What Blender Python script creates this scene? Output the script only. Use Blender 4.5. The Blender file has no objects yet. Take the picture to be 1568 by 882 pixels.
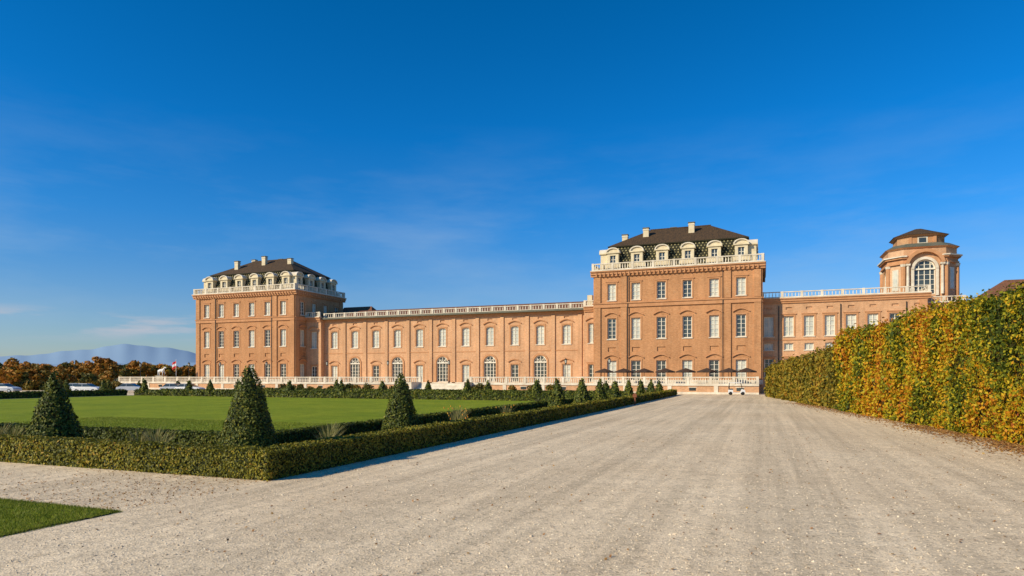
import bpy, math, random
import numpy as np
from mathutils import Vector
random.seed(7)
rng = np.random.default_rng(11)
scene = bpy.context.scene
COL = scene.collection
YAW = math.radians(21.05)
CH = 2.6

# ---------------------------------------------------------------- materials
def new_mat(name):
    m = bpy.data.materials.new(name); m.use_nodes = True
    nt = m.node_tree
    return m, nt, nt.nodes['Principled BSDF']

def N(nt, t, **kw):
    n = nt.nodes.new(t)
    for k, v in kw.items():
        if hasattr(n, k): setattr(n, k, v)
        else: n.inputs[k].default_value = v
    return n

def rgba(c): return (c[0], c[1], c[2], 1.0)

def mixc(nt, fac, a, b, mode='MIX'):
    n = nt.nodes.new('ShaderNodeMix'); n.data_type = 'RGBA'; n.blend_type = mode
    for sock, v in ((n.inputs[0], fac), (n.inputs[6], a), (n.inputs[7], b)):
        if hasattr(v, 'node'): nt.links.new(v, sock)
        elif isinstance(v, (int, float)): sock.default_value = v
        else: sock.default_value = rgba(v)
    return n.outputs[2]

def ramp(nt, fac, stops):
    r = nt.nodes.new('ShaderNodeValToRGB')
    el = r.color_ramp.elements
    while len(el) < len(stops): el.new(0.5)
    for e, (p, c) in zip(el, stops):
        e.position = p; e.color = rgba(c) if not isinstance(c, (int, float)) else (c, c, c, 1)
    nt.links.new(fac, r.inputs[0])
    return r.outputs[0]

def noise(nt, scale, detail=4, rough=0.55, vec=None, mscale=None):
    tc = nt.nodes.new('ShaderNodeTexCoord')
    n = N(nt, 'ShaderNodeTexNoise'); n.inputs['Scale'].default_value = scale
    n.inputs['Detail'].default_value = detail; n.inputs['Roughness'].default_value = rough
    if mscale:
        mp = nt.nodes.new('ShaderNodeMapping'); mp.inputs['Scale'].default_value = mscale
        nt.links.new(tc.outputs['Object'], mp.inputs[0]); nt.links.new(mp.outputs[0], n.inputs['Vector'])
    else:
        nt.links.new(tc.outputs['Object'], n.inputs['Vector'])
    return n.outputs['Fac']

def bump(nt, b, h, strength, dist):
    n = nt.nodes.new('ShaderNodeBump'); n.inputs['Strength'].default_value = strength
    n.inputs['Distance'].default_value = dist
    nt.links.new(h, n.inputs['Height']); nt.links.new(n.outputs[0], b.inputs['Normal'])

def simple(name, c1, c2=None, scale=1.0, rough=0.85, bumpd=0, mscale=None, lo=.35, hi=.65, spec=.3, metal=0):
    m, nt, b = new_mat(name)
    b.inputs['Roughness'].default_value = rough
    b.inputs['Specular IOR Level'].default_value = spec
    b.inputs['Metallic'].default_value = metal
    if c2 is None: c2 = tuple(x*.8 for x in c1)
    f = noise(nt, scale, 5, .6, mscale=mscale)
    nt.links.new(ramp(nt, f, [(lo, c1), (hi, c2)]), b.inputs['Base Color'])
    if bumpd: bump(nt, b, f, .5, bumpd)
    return m

def brick_mat(name, c1, c2, c3):
    m, nt, b = new_mat(name)
    b.inputs['Roughness'].default_value = .9; b.inputs['Specular IOR Level'].default_value = .15
    tc = nt.nodes.new('ShaderNodeTexCoord')
    sep = nt.nodes.new('ShaderNodeSeparateXYZ'); nt.links.new(tc.outputs['Object'], sep.inputs[0])
    add = N(nt, 'ShaderNodeMath', operation='ADD')
    nt.links.new(sep.outputs[0], add.inputs[0]); nt.links.new(sep.outputs[1], add.inputs[1])
    cb = nt.nodes.new('ShaderNodeCombineXYZ')
    nt.links.new(add.outputs[0], cb.inputs[0]); nt.links.new(sep.outputs[2], cb.inputs[1])
    br = nt.nodes.new('ShaderNodeTexBrick')
    nt.links.new(cb.outputs[0], br.inputs['Vector'])
    br.inputs['Scale'].default_value = 1.0
    br.inputs['Brick Width'].default_value = .30; br.inputs['Row Height'].default_value = .09
    br.inputs['Mortar Size'].default_value = .008
    br.inputs['Color1'].default_value = rgba(c1); br.inputs['Color2'].default_value = rgba(c2)
    br.inputs['Mortar'].default_value = rgba(c3)
    big = ramp(nt, noise(nt, .25, 6, .65, mscale=(1, 1, .8)), [(.3, .82), (.7, 1.08)])
    fine = ramp(nt, noise(nt, 2.6, 6, .75, mscale=(1, 1, 2.2)), [(.3, .78), (.7, 1.15)])
    streak = ramp(nt, noise(nt, .8, 5, .65, mscale=(1.6, 1.6, .12)), [(.35, .86), (.6, 1.03)])
    pale = ramp(nt, noise(nt, .5, 7, .75), [(.55, 0.), (.72, .30)])
    c = mixc(nt, 1.0, br.outputs['Color'], big, 'MULTIPLY')
    c = mixc(nt, 1.0, c, fine, 'MULTIPLY')
    c = mixc(nt, 1.0, c, streak, 'MULTIPLY')
    c = mixc(nt, pale, c, c3)
    nt.links.new(c, b.inputs['Base Color'])
    return m

def leaf_mat(name, stops, pos_scale=.5, pos_amt=.35, trans=.25, mscale=None):
    m, nt, b = new_mat(name)
    a = nt.nodes.new('ShaderNodeAttribute'); a.attribute_name = 'rnd'
    nz = noise(nt, pos_scale, 3, .6, mscale=mscale)
    m1 = N(nt, 'ShaderNodeMath', operation='MULTIPLY_ADD')
    sb = N(nt, 'ShaderNodeMath', operation='SUBTRACT'); sb.inputs[1].default_value = .5
    nt.links.new(nz, sb.inputs[0]); nt.links.new(sb.outputs[0], m1.inputs[0])
    m1.inputs[1].default_value = pos_amt*3; nt.links.new(a.outputs['Fac'], m1.inputs[2])
    c = ramp(nt, m1.outputs[0], stops)
    nt.links.new(c, b.inputs['Base Color'])
    b.inputs['Roughness'].default_value = .6; b.inputs['Specular IOR Level'].default_value = .25
    if trans > 0:
        tr = nt.nodes.new('ShaderNodeBsdfTranslucent'); nt.links.new(c, tr.inputs['Color'])
        mx = nt.nodes.new('ShaderNodeMixShader'); mx.inputs[0].default_value = trans
        nt.links.new(b.outputs[0], mx.inputs[1]); nt.links.new(tr.outputs[0], mx.inputs[2])
        nt.links.new(mx.outputs[0], nt.nodes['Material Output'].inputs['Surface'])
    return m

def glass_mat(name, c, rough=.08, c2=None):
    m, nt, b = new_mat(name)
    f = noise(nt, .6, 2)
    nt.links.new(ramp(nt, f, [(.35, c), (.65, c2 or tuple(x*1.5 for x in c))]), b.inputs['Base Color'])
    b.inputs['Roughness'].default_value = rough; b.inputs['Specular IOR Level'].default_value = .6
    return m

M = {}
M['brick'] = brick_mat('brick', (.585, .280, .122), (.48, .215, .088), (.60, .385, .22))
M['brick_light'] = brick_mat('brick_light', (.69, .385, .20), (.60, .315, .155), (.70, .48, .31))
M['brick_trim'] = simple('brick_trim', (.57, .29, .14), (.48, .235, .105), 1.5)
M['stone'] = simple('white_stone', (.78, .70, .56), (.58, .50, .38), .9, bumpd=.01)
M['plaster'] = simple('cream_plaster', (.78, .67, .45), (.62, .51, .33), 1.2)
M['frame'] = simple('window_frame_paint', (.82, .76, .62), (.72, .66, .53), 2)
M['glass_dark'] = glass_mat('glass_dark', (.04, .05, .05))
M['glass_pale'] = simple('pale_curtain_glass', (.66, .64, .53), (.44, .47, .42), .7, rough=.25, spec=.5)
M['slate'] = simple('mansard_slate', (.022, .021, .010), (.038, .034, .016), 2)
M['scale'] = simple('mansard_cream_tiles', (.42, .36, .18), (.28, .25, .11), 2)
M['tile'] = simple('roof_tiles', (.105, .060, .026), (.042, .028, .015), 1.2, mscale=(6, 1, 1))
M['tile_red'] = simple('roof_tiles_red', (.24, .10, .05), (.15, .07, .035), 1.2, mscale=(5, 1, 1))
M['metal_dark'] = simple('dark_metal', (.03, .032, .03), rough=.5)
M['zinc'] = simple('zinc', (.10, .11, .08), (.15, .14, .10), 1, rough=.6)
M['white_paint'] = simple('white_paint', (.78, .78, .76), (.7, .7, .7), .8, rough=.3, spec=.5)
M['silver_paint'] = simple('silver_paint', (.5, .53, .57), (.42, .45, .5), .8, rough=.3, spec=.6)
M['tyre'] = simple('tyre', (.02, .02, .02), rough=.8)
M['wood'] = simple('wood', (.28, .10, .05), (.2, .07, .035), 4)
M['canvas'] = simple('brown_canvas', (.075, .045, .03), (.05, .03, .022), 2)
M['red'] = simple('red_cloth', (.6, .03, .03), (.5, .03, .03), 2)
M['soil'] = simple('soil', (.10, .07, .04), (.05, .04, .022), 2.5, bumpd=.05)
M['edge_soil'] = simple('turf_edge', (.11, .075, .04), (.05, .045, .02), 6, bumpd=.03)
M['marble'] = simple('white_marble', (.8, .79, .76), (.68, .67, .64), 2, rough=.5)
M['bark'] = simple('bark', (.07, .05, .035), (.04, .03, .02), 2)
M['core'] = simple('hedge_core', (.020, .026, .006), (.034, .038, .01), 3)
M['core_autumn'] = simple('hedge_core_autumn', (.035, .034, .008), (.07, .042, .010), 1)
M['box'] = leaf_mat('boxwood_leaves', [(0, (.024, .038, .006)), (.45, (.085, .11, .012)), (.8, (.19, .19, .02)), (1, (.28, .21, .03))], .55, .25, .15)
M['box_warm'] = leaf_mat('boxwood_leaves_warm', [(0, (.030, .040, .006)), (.34, (.14, .14, .014)), (.68, (.30, .26, .022)), (1, (.44, .24, .035))], .40, .32, .18)
M['yew'] = leaf_mat('yew_leaves', [(0, (.018, .032, .006)), (.42, (.080, .105, .012)), (1, (.25, .22, .022))], 1.4, .22, .1)
M['autumn'] = leaf_mat('hornbeam_autumn_leaves', [(0, (.045, .07, .006)), (.17, (.12, .15, .010)), (.33, (.33, .31, .014)), (.50, (.62, .43, .016)), (.68, (.60, .24, .010)), (.95, (.32, .08, .010))], .26, .72, .3, mscale=(1, 1, .7))
M['hornbeam'] = leaf_mat('hornbeam_leaves', [(0, (.06, .07, .010)), (.30, (.18, .16, .016)), (.60, (.36, .25, .022)), (1, (.40, .16, .02))], .3, .45, .25, mscale=(1, 1, .4))
M['treeleaf'] = leaf_mat('tree_leaves', [(0, (.055, .07, .012)), (.3, (.17, .13, .018)), (.55, (.36, .17, .022)), (.85, (.48, .18, .02)), (1, (.42, .26, .03))], .02, .15, .2)
M['dryleaf'] = leaf_mat('dry_leaves', [(0, (.20, .09, .03)), (.5, (.34, .16, .05)), (1, (.44, .27, .08))], 1, .1, .1)
M['blade'] = leaf_mat('grass_blades', [(0, (.07, .11, .008)), (.5, (.17, .22, .014)), (1, (.32, .30, .05))], 1, .2, .3)
M['ornblade'] = leaf_mat('ornamental_blades', [(0, (.11, .14, .03)), (.5, (.26, .24, .07)), (1, (.46, .38, .16))], 1, .1, .3)
M['flower'] = simple('orange_flower', (.75, .25, .03), (.7, .4, .05), 4)

def gravel_mat():
    m, nt, b = new_mat('gravel')
    b.inputs['Roughness'].default_value = .95; b.inputs['Specular IOR Level'].default_value = .1
    big = noise(nt, .12, 6, .6)
    c = ramp(nt, big, [(.3, (.76, .585, .375)), (.7, (.90, .725, .49))])
    trk = ramp(nt, noise(nt, 1.0, 5, .65, mscale=(.8, .018, 1)), [(.38, .80), (.60, 1.05)])
    c = mixc(nt, .9, c, trk, 'MULTIPLY')
    rut = ramp(nt, noise(nt, 3.2, 3, .6, mscale=(1.0, .03, 1)), [(.40, .90), (.55, 1.02)])
    c = mixc(nt, .8, c, rut, 'MULTIPLY')
    med = ramp(nt, noise(nt, 1.4, 8, .8), [(.3, .76), (.68, 1.10)])
    c = mixc(nt, .9, c, med, 'MULTIPLY')
    tc = nt.nodes.new('ShaderNodeTexCoord')
    v = nt.nodes.new('ShaderNodeTexVoronoi'); v.inputs['Scale'].default_value = 30
    nt.links.new(tc.outputs['Object'], v.inputs['Vector'])
    sp = nt.nodes.new('ShaderNodeSeparateColor'); nt.links.new(v.outputs['Color'], sp.inputs[0])
    pc = ramp(nt, sp.outputs[0], [(0, .5), (.2, .9), (.75, 1.02), (1, 1.22)])
    c = mixc(nt, .8, c, pc, 'MULTIPLY')
    v2 = nt.nodes.new('ShaderNodeTexVoronoi'); v2.inputs['Scale'].default_value = 8
    nt.links.new(tc.outputs['Object'], v2.inputs['Vector'])
    sp2 = nt.nodes.new('ShaderNodeSeparateColor'); nt.links.new(v2.outputs['Color'], sp2.inputs[0])
    pc2 = ramp(nt, sp2.outputs[0], [(0, .80), (.2, 1.0), (1, 1.0)])
    c = mixc(nt, .8, c, pc2, 'MULTIPLY')
    nt.links.new(c, b.inputs['Base Color'])
    bn = nt.nodes.new('ShaderNodeBump'); bn.inputs['Strength'].default_value = .45; bn.inputs['Distance'].default_value = .016
    nt.links.new(v.outputs['Distance'], bn.inputs['Height'])
    bn2 = nt.nodes.new('ShaderNodeBump'); bn2.inputs['Strength'].default_value = .5; bn2.inputs['Distance'].default_value = .06
    nt.links.new(noise(nt, 3.5, 6, .7), bn2.inputs['Height'])
    nt.links.new(bn.outputs[0], bn2.inputs['Normal']); nt.links.new(bn2.outputs[0], b.inputs['Normal'])
    return m
M['gravel'] = gravel_mat()
def lawn_mat():
    m, nt, b = new_mat('lawn')
    b.inputs['Roughness'].default_value = .9; b.inputs['Specular IOR Level'].default_value = .1
    c = ramp(nt, noise(nt, .22, 6, .65), [(.3, (.175, .245, .012)), (.7, (.30, .345, .022))])
    f = ramp(nt, noise(nt, 9, 6, .8), [(.25, .55), (.75, 1.35)])
    c = mixc(nt, .9, c, f, 'MULTIPLY')
    g = ramp(nt, noise(nt, 1.1, 6, .75), [(.3, .70), (.7, 1.14)])
    c = mixc(nt, .9, c, g, 'MULTIPLY')
    nt.links.new(c, b.inputs['Base Color'])
    bump(nt, b, noise(nt, 22, 5, .8), .9, .05)
    return m
M['lawn'] = lawn_mat()
M['field'] = simple('field_ground', (.10, .12, .035), (.16, .13, .055), .02, mscale=(1, 1, 1))
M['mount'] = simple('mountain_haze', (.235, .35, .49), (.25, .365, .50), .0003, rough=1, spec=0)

# ---------------------------------------------------------------- mesh helpers
def link(o, parent=None):
    COL.objects.link(o)
    if parent: o.parent = parent
    return o

def empty(name):
    e = bpy.data.objects.new(name, None); COL.objects.link(e); return e

class MB:
    def __init__(s): s.v = []; s.f = []
    def poly(s, pts):
        k = len(s.v); s.v += [tuple(p) for p in pts]; s.f.append(tuple(range(k, k+len(pts))))
    def box(s, x0, x1, y0, y1, z0, z1):
        k = len(s.v)
        s.v += [(x0,y0,z0),(x1,y0,z0),(x1,y1,z0),(x0,y1,z0),(x0,y0,z1),(x1,y0,z1),(x1,y1,z1),(x0,y1,z1)]
        s.f += [tuple(k+i for i in q) for q in ((0,3,2,1),(4,5,6,7),(0,1,5,4),(1,2,6,5),(2,3,7,6),(3,0,4,7))]
    def hexa(s, lo, hi):
        k = len(s.v); s.v += [tuple(p) for p in lo] + [tuple(p) for p in hi]; n = len(lo)
        s.f.append(tuple(range(k+n-1, k-1, -1))); s.f.append(tuple(range(k+n, k+2*n)))
        for i in range(n):
            j = (i+1) % n; s.f.append((k+i, k+j, k+n+j, k+n+i))
    def prism(s, cx, cy, z0, z1, r0, r1=None, n=8, rot=0):
        if r1 is None: r1 = r0
        lo = [(cx+r0*math.cos(rot+2*math.pi*i/n), cy+r0*math.sin(rot+2*math.pi*i/n), z0) for i in range(n)]
        hi = [(cx+r1*math.cos(rot+2*math.pi*i/n), cy+r1*math.sin(rot+2*math.pi*i/n), z1) for i in range(n)]
        s.hexa(lo, hi)
    def tube(s, pts, r, n=8):
        a, b = Vector(pts[0]), Vector(pts[1]); d = (b-a).normalized()
        t = d.orthogonal().normalized(); w = d.cross(t)
        lo = [a+(t*math.cos(2*math.pi*i/n)+w*math.sin(2*math.pi*i/n))*r for i in range(n)]
        hi = [b+(t*math.cos(2*math.pi*i/n)+w*math.sin(2*math.pi*i/n))*r for i in range(n)]
        s.hexa(lo, hi)
    def build(s, name, mat, parent=None, smooth=False, loc=None):
        if not s.v: return None
        me = bpy.data.meshes.new(name); me.from_pydata(s.v, [], s.f); me.update()
        me.materials.append(mat)
        if smooth: me.polygons.foreach_set('use_smooth', [True]*len(me.polygons))
        o = bpy.data.objects.new(name, me); link(o, parent)
        if loc: o.location = loc
        return o

def quads_obj(name, V, mat, rnd=None, parent=None, nper=4):
    n = V.shape[0]
    me = bpy.data.meshes.new(name)
    me.vertices.add(n*nper); me.vertices.foreach_set('co', V.reshape(-1).astype(np.float32))
    me.loops.add(n*nper); me.loops.foreach_set('vertex_index', np.arange(n*nper, dtype=np.int32))
    me.polygons.add(n); me.polygons.foreach_set('loop_start', np.arange(0, n*nper, nper, dtype=np.int32))
    me.polygons.foreach_set('loop_total', np.full(n, nper, dtype=np.int32))
    me.update(calc_edges=True)
    if rnd is not None:
        at = me.attributes.new('rnd', 'FLOAT', 'FACE'); at.data.foreach_set('value', rnd.astype(np.float32))
    me.materials.append(mat)
    o = bpy.data.objects.new(name, me); link(o, parent)
    return o

def leaves(P, Nn, size, spread=.8):
    n = len(P)
    nn = Nn + spread*rng.normal(size=(n, 3)); nn /= np.linalg.norm(nn, axis=1, keepdims=True)+1e-9
    t = np.cross(nn, rng.normal(size=(n, 3))); t /= np.linalg.norm(t, axis=1, keepdims=True)+1e-9
    b = np.cross(nn, t)
    s = (np.asarray(size)*rng.uniform(.7, 1.3, n)*.62)[:, None]
    return np.stack([P-t*s, P+b*s*.62, P+t*s, P-b*s*.62], axis=1)

_k = rng.normal(size=(14, 3)); _ph = rng.uniform(0, 6.28, (14, 3))
def snoise(P, sc):
    out = np.zeros(len(P))
    for i in range(14):
        out += np.sin(P @ (_k[i]*sc*(1+.25*i)) + _ph[i, 0])/(1+.18*i)
    return out/5.0

def dist_of(p):
    return max(8.0, math.hypot(p[0], p[1]))

def box_hedge(name, rects, h, mat, core, minleaf=.05, k=.0030, dens=1.5, wob=.038):
    par = empty(name); mb = MB(); VV = []; RR = []
    for (x0, x1, y0, y1) in rects:
        ins = .05
        mb.box(x0+ins, x1-ins, y0+ins, y1-ins, 0.0, h-ins)
        nx = max(1, int((x1-x0)/3)); ny = max(1, int((y1-y0)/3))
        for i in range(nx):
            for j in range(ny):
                a0 = x0+(x1-x0)*i/nx; a1 = x0+(x1-x0)*(i+1)/nx
                b0 = y0+(y1-y0)*j/ny; b1 = y0+(y1-y0)*(j+1)/ny
                s = min(.35, max(minleaf, k*dist_of(((a0+a1)/2, (b0+b1)/2))))
                area1 = .48*s*s
                faces = [('z', (a1-a0)*(b1-b0))]
                if i == 0: faces.append(('x-', (b1-b0)*h))
                if i == nx-1: faces.append(('x+', (b1-b0)*h))
                if j == 0: faces.append(('y-', (a1-a0)*h))
                if j == ny-1: faces.append(('y+', (a1-a0)*h))
                for f, A in faces:
                    n = int(A/area1*dens)+1
                    u = rng.uniform(0, 1, (n, 3))
                    P = np.stack([a0+(a1-a0)*u[:, 0], b0+(b1-b0)*u[:, 1], h*u[:, 2]], axis=1)
                    nn = np.zeros((n, 3))
                    if f == 'z': P[:, 2] = h; nn[:, 2] = 1
                    if f == 'x-': P[:, 0] = x0; nn[:, 0] = -1
                    if f == 'x+': P[:, 0] = x1; nn[:, 0] = 1
                    if f == 'y-': P[:, 1] = y0; nn[:, 1] = -1
                    if f == 'y+': P[:, 1] = y1; nn[:, 1] = 1
                    P += nn*((snoise(P, 2.2)*wob) + rng.normal(size=n)*.018)[:, None]
                    VV.append(leaves(P, nn, s, .5)); RR.append(rng.beta(2, 2.4, n))
    mb.build('core', core, par)
    quads_obj('leaves', np.concatenate(VV), mat, np.concatenate(RR), par)
    return par

def topiary(x, y, h, r, base=0.0):
    par = empty('cone_topiary')
    d = dist_of((x, y)); s = min(.3, max(.05, .0030*d))
    mb = MB(); K = 16; rings = []
    pw = random.uniform(.80, .92)
    def rad(t): return r*(1-t)**pw*(1-.10*np.exp(-((t-0)/.06)))+.03
    for i in range(10):
        t = i/9; rr = max(.01, float(rad(t))-.07)
        rings.append([(x+rr*math.cos(a), y+rr*math.sin(a), base+(h-.08)*t) for a in [2*math.pi*j/K for j in range(K)]])
    for i in range(9):
        for j in range(K):
            mb.poly([rings[i][j], rings[i][(j+1) % K], rings[i+1][(j+1) % K], rings[i+1][j]])
    mb.build('core', M['core'], par)
    A = math.pi*r*math.hypot(h, r); n = int(A/(.48*s*s)*2.0)
    t = 1-np.sqrt(rng.uniform(0.0004, 1, n)); a = rng.uniform(0, 2*math.pi, n)
    rr = rad(t)
    P = np.stack([x+rr*np.cos(a), y+rr*np.sin(a), base+h*t], axis=1)
    nn = np.stack([np.cos(a), np.sin(a), np.full(n, r/h)], axis=1)
    P += nn*(snoise(P, 3.0)*.045+rng.normal(size=n)*.022)[:, None]
    quads_obj('leaves', leaves(P, nn, s, .5), M['yew'], rng.beta(2, 2.5, n), par)
    return par

# ---------------------------------------------------------------- ground
def sheet(name, pts, z, mat):
    mb = MB(); mb.poly([(p[0], p[1], z) for p in pts]); return mb.build(name, mat)
R = 14000
sheet('ground', [(-R, -2000), (R, -2000), (R, R), (-R, R)], 0, M['field'])
sheet('gravel_path', [(-160, -25), (60, -25), (60, 150), (-160, 150)], .004, M['gravel'])
sheet('lawn', [(-82, 17.8), (-16.3, 17.8), (-16.3, 66), (-82, 66)], .012, M['lawn'])
sheet('flower_bed', [(-86, 13.4), (-11.9, 13.4), (-11.9, 96), (-16.3, 96), (-16.3, 17.8), (-86, 17.8)], .008, M['soil'])
def edge_pts():
    pts = [(-60, -6)]
    for y in np.arange(-6, 8.9, .25): pts.append((-11.54+.035*math.sin(y*3.1)+random.uniform(-.015, .015), y))
    for x in np.arange(-11.6, -30, -.25): pts.append((x, 8.95+.035*math.sin(x*2.3)+random.uniform(-.015, .015)))
    pts.append((-60, 8.95)); return pts
ep = edge_pts()
sheet('lawn', ep, .03, M['lawn'])
mb = MB()
for i in range(1, len(ep)-1):
    a, b = ep[i], ep[i+1]; mb.poly([(a[0], a[1], 0), (b[0], b[1], 0), (b[0], b[1], .029), (a[0], a[1], .029)])
mb.build('turf_edge', M['edge_soil'])
sheet('lawn', [(-80, 73), (-17, 73), (-17, 82), (-80, 82)], .012, M['lawn'])

def blades(name, n, xr, yr, z, hgt, w):
    x = rng.uniform(*xr, n); y = rng.uniform(*yr, n)
    a = rng.uniform(0, 6.28, n); hh = hgt*rng.uniform(.5, 1.3, n)
    lean = rng.normal(size=(n, 2))*.4*hh[:, None]
    P0 = np.stack([x-np.cos(a)*w, y-np.sin(a)*w, np.full(n, z)], 1)
    P1 = np.stack([x+np.cos(a)*w, y+np.sin(a)*w, np.full(n, z)], 1)
    P2 = np.stack([x+lean[:, 0], y+lean[:, 1], z+hh], 1)
    quads_obj(name, np.stack([P0, P1, P2], 1), M['blade'], rng.uniform(0, 1, n), nper=3)
blades('grass', 60000, (-19, -11.55), (2, 8.94), .03, .055, .006)
blades('grass', 4000, (-19, -11.48), (8.86, 9.02), .0, .06, .006)
blades('grass', 2500, (-11.62, -11.48), (2, 9.0), .0, .06, .006)
blades('grass', 50000, (-40, -16.4), (17.9, 30), .012, .05, .012)

# gravel stones
n = 30000
d = 7+20*rng.uniform(0, 1, n)**1.5; a = rng.uniform(-.75, .72, n)+math.radians(21.05)
sx = -np.sin(a)*d/np.cos(a-math.radians(21.05)); sy = np.cos(a)*d/np.cos(a-math.radians(21.05))
keep = ~((sx < -11.45) & ((sy > 12.95) | (sy < 9.05)))
sx, sy = sx[keep], sy[keep]; n = len(sx)
s = rng.gamma(2.6, .0033, n)+.004
O = np.array([(1,0,0),(0,1,0),(-1,0,0),(0,-1,0),(0,0,.7)], float)
F = np.array([(0,1,4),(1,2,4),(2,3,4),(3,0,4)])
ang = rng.uniform(0, 6.28, n); ca, sa = np.cos(ang), np.sin(ang)
st = rng.uniform(.6, 1.3, (n, 3))
OV = O[None]*st[:, None, :]*s[:, None, None]
RX = OV[:, :, 0]*ca[:, None]-OV[:, :, 1]*sa[:, None]+sx[:, None]
RY = OV[:, :, 0]*sa[:, None]+OV[:, :, 1]*ca[:, None]+sy[:, None]
PV = np.stack([RX, RY, OV[:, :, 2]+.004], 2)
T = PV[:, F, :].reshape(-1, 3, 3)
M['pebble'] = leaf_mat('pebbles', [(0, (.26, .19, .12)), (.5, (.66, .52, .35)), (1, (.84, .71, .50))], 1, .02, 0)
quads_obj('gravel_stones', T, M['pebble'], np.repeat(rng.beta(1.6, 1.5, n), 4), nper=3)

# ---------------------------------------------------------------- hedges (parterre)
box_hedge('low_box_hedge', [(-62, -11.5, 13.0, 13.75), (-12.3, -11.5, 13.76, 95)], .73, M['box_warm'], M['core'])
box_hedge('inner_box_hedge', [(-82, -15.7, 17.2, 17.8), (-16.3, -15.7, 17.81, 66)], .66, M['box'], M['core'], minleaf=.06)
box_hedge('far_box_hedge', [(-82, -16.4, 66.2, 67.0), (-84, -16, 72, 72.7), (-80, -16, 82.5, 83.3), (-84, -83.2, 14, 66)], .75, M['box'], M['core'])
for (x, y, h, r) in [(-13.6, 14.6, 2.97, .92), (-22.0, 14.8, 2.85, .9), (-30.4, 14.8, 2.8, .9), (-13.6, 22.9, 2.78, .84),
                     (-13.5, 43.9, 2.55, .8), (-13.5, 50.6, 2.55, .8), (-13.5, 56.8, 2.45, .75), (-13.5, 63, 2.4, .7),
                     (-13.5, 70, 2.4, .7), (-13.5, 77.5, 2.4, .7), (-13.5, 85, 2.3, .7), (-13.5, 92, 2.3, .7)]:
    topiary(x, y, h, r)
for i, x in enumerate([-100, -92, -83.5, -75, -66.5, -58, -49.5, -41, -32.5, -24]):
    topiary(x+random.uniform(-.4, .4), 69.3, 2.25+random.uniform(-.15, .15), .72)
for i, x in enumerate([-112, -104, -95, -88, -79.5, -71, -62.5, -54, -45.5, -37, -28.5, -20]):
    topiary(x+random.uniform(-.8, .8), 85.5, 2.1+random.uniform(-.2, .2), .72)

def grass_clump(x, y, h, n=90, flowers=0):
    par = empty('ornamental_grass')
    a = rng.uniform(0, 6.28, n); r0 = rng.uniform(0, .12, n); l = rng.uniform(.35, 1.0, n)*h
    out = rng.uniform(.1, .75, n)*l
    dx, dy = np.cos(a), np.sin(a); w = .012
    B = np.stack([x+dx*r0, y+dy*r0, np.zeros(n)], 1)
    Mid = B+np.stack([dx*out*.35, dy*out*.35, l*.65], 1)
    Tip = B+np.stack([dx*out, dy*out, l], 1)
    side = np.stack([-dy*w, dx*w, np.zeros(n)], 1)
    Q1 = np.stack([B-side, B+side, Mid+side, Mid-side], 1)
    Q2 = np.stack([Mid-side, Mid+side, Tip+side*.15, Tip-side*.15], 1)
    rr = rng.uniform(0, 1, n)
    quads_obj('blades', np.concatenate([Q1, Q2]), M['ornblade'], np.concatenate([rr, rr]), par)
    if flowers:
        mb = MB()
        for i in range(flowers):
            p = Tip[i]; mb.prism(p[0], p[1], p[2]-.03, p[2]+.04, .025, .04, 6)
        mb.build('flowers', M['flower'], par)
for (x, y, h, nf) in [(-13.9, 18.6, 1.15, 0), (-14.3, 19.4, 1.0, 0), (-13.4, 17.9, .9, 0), (-18.4, 15.6, 1.05, 0), (-17.7, 15.2, .9, 0), (-26, 15.5, 1.0, 0),
                      (-13.8, 28.5, 1.25, 10), (-14.2, 29.6, 1.15, 8), (-13.4, 27.6, 1.0, 4), (-13.8, 35, 1.1, 5), (-24.8, 15.2, .95, 0), (-15, 16.2, .9, 3), (-19.5, 15.9, .9, 0)]:
    grass_clump(x, y, h, 150, nf)

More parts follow.
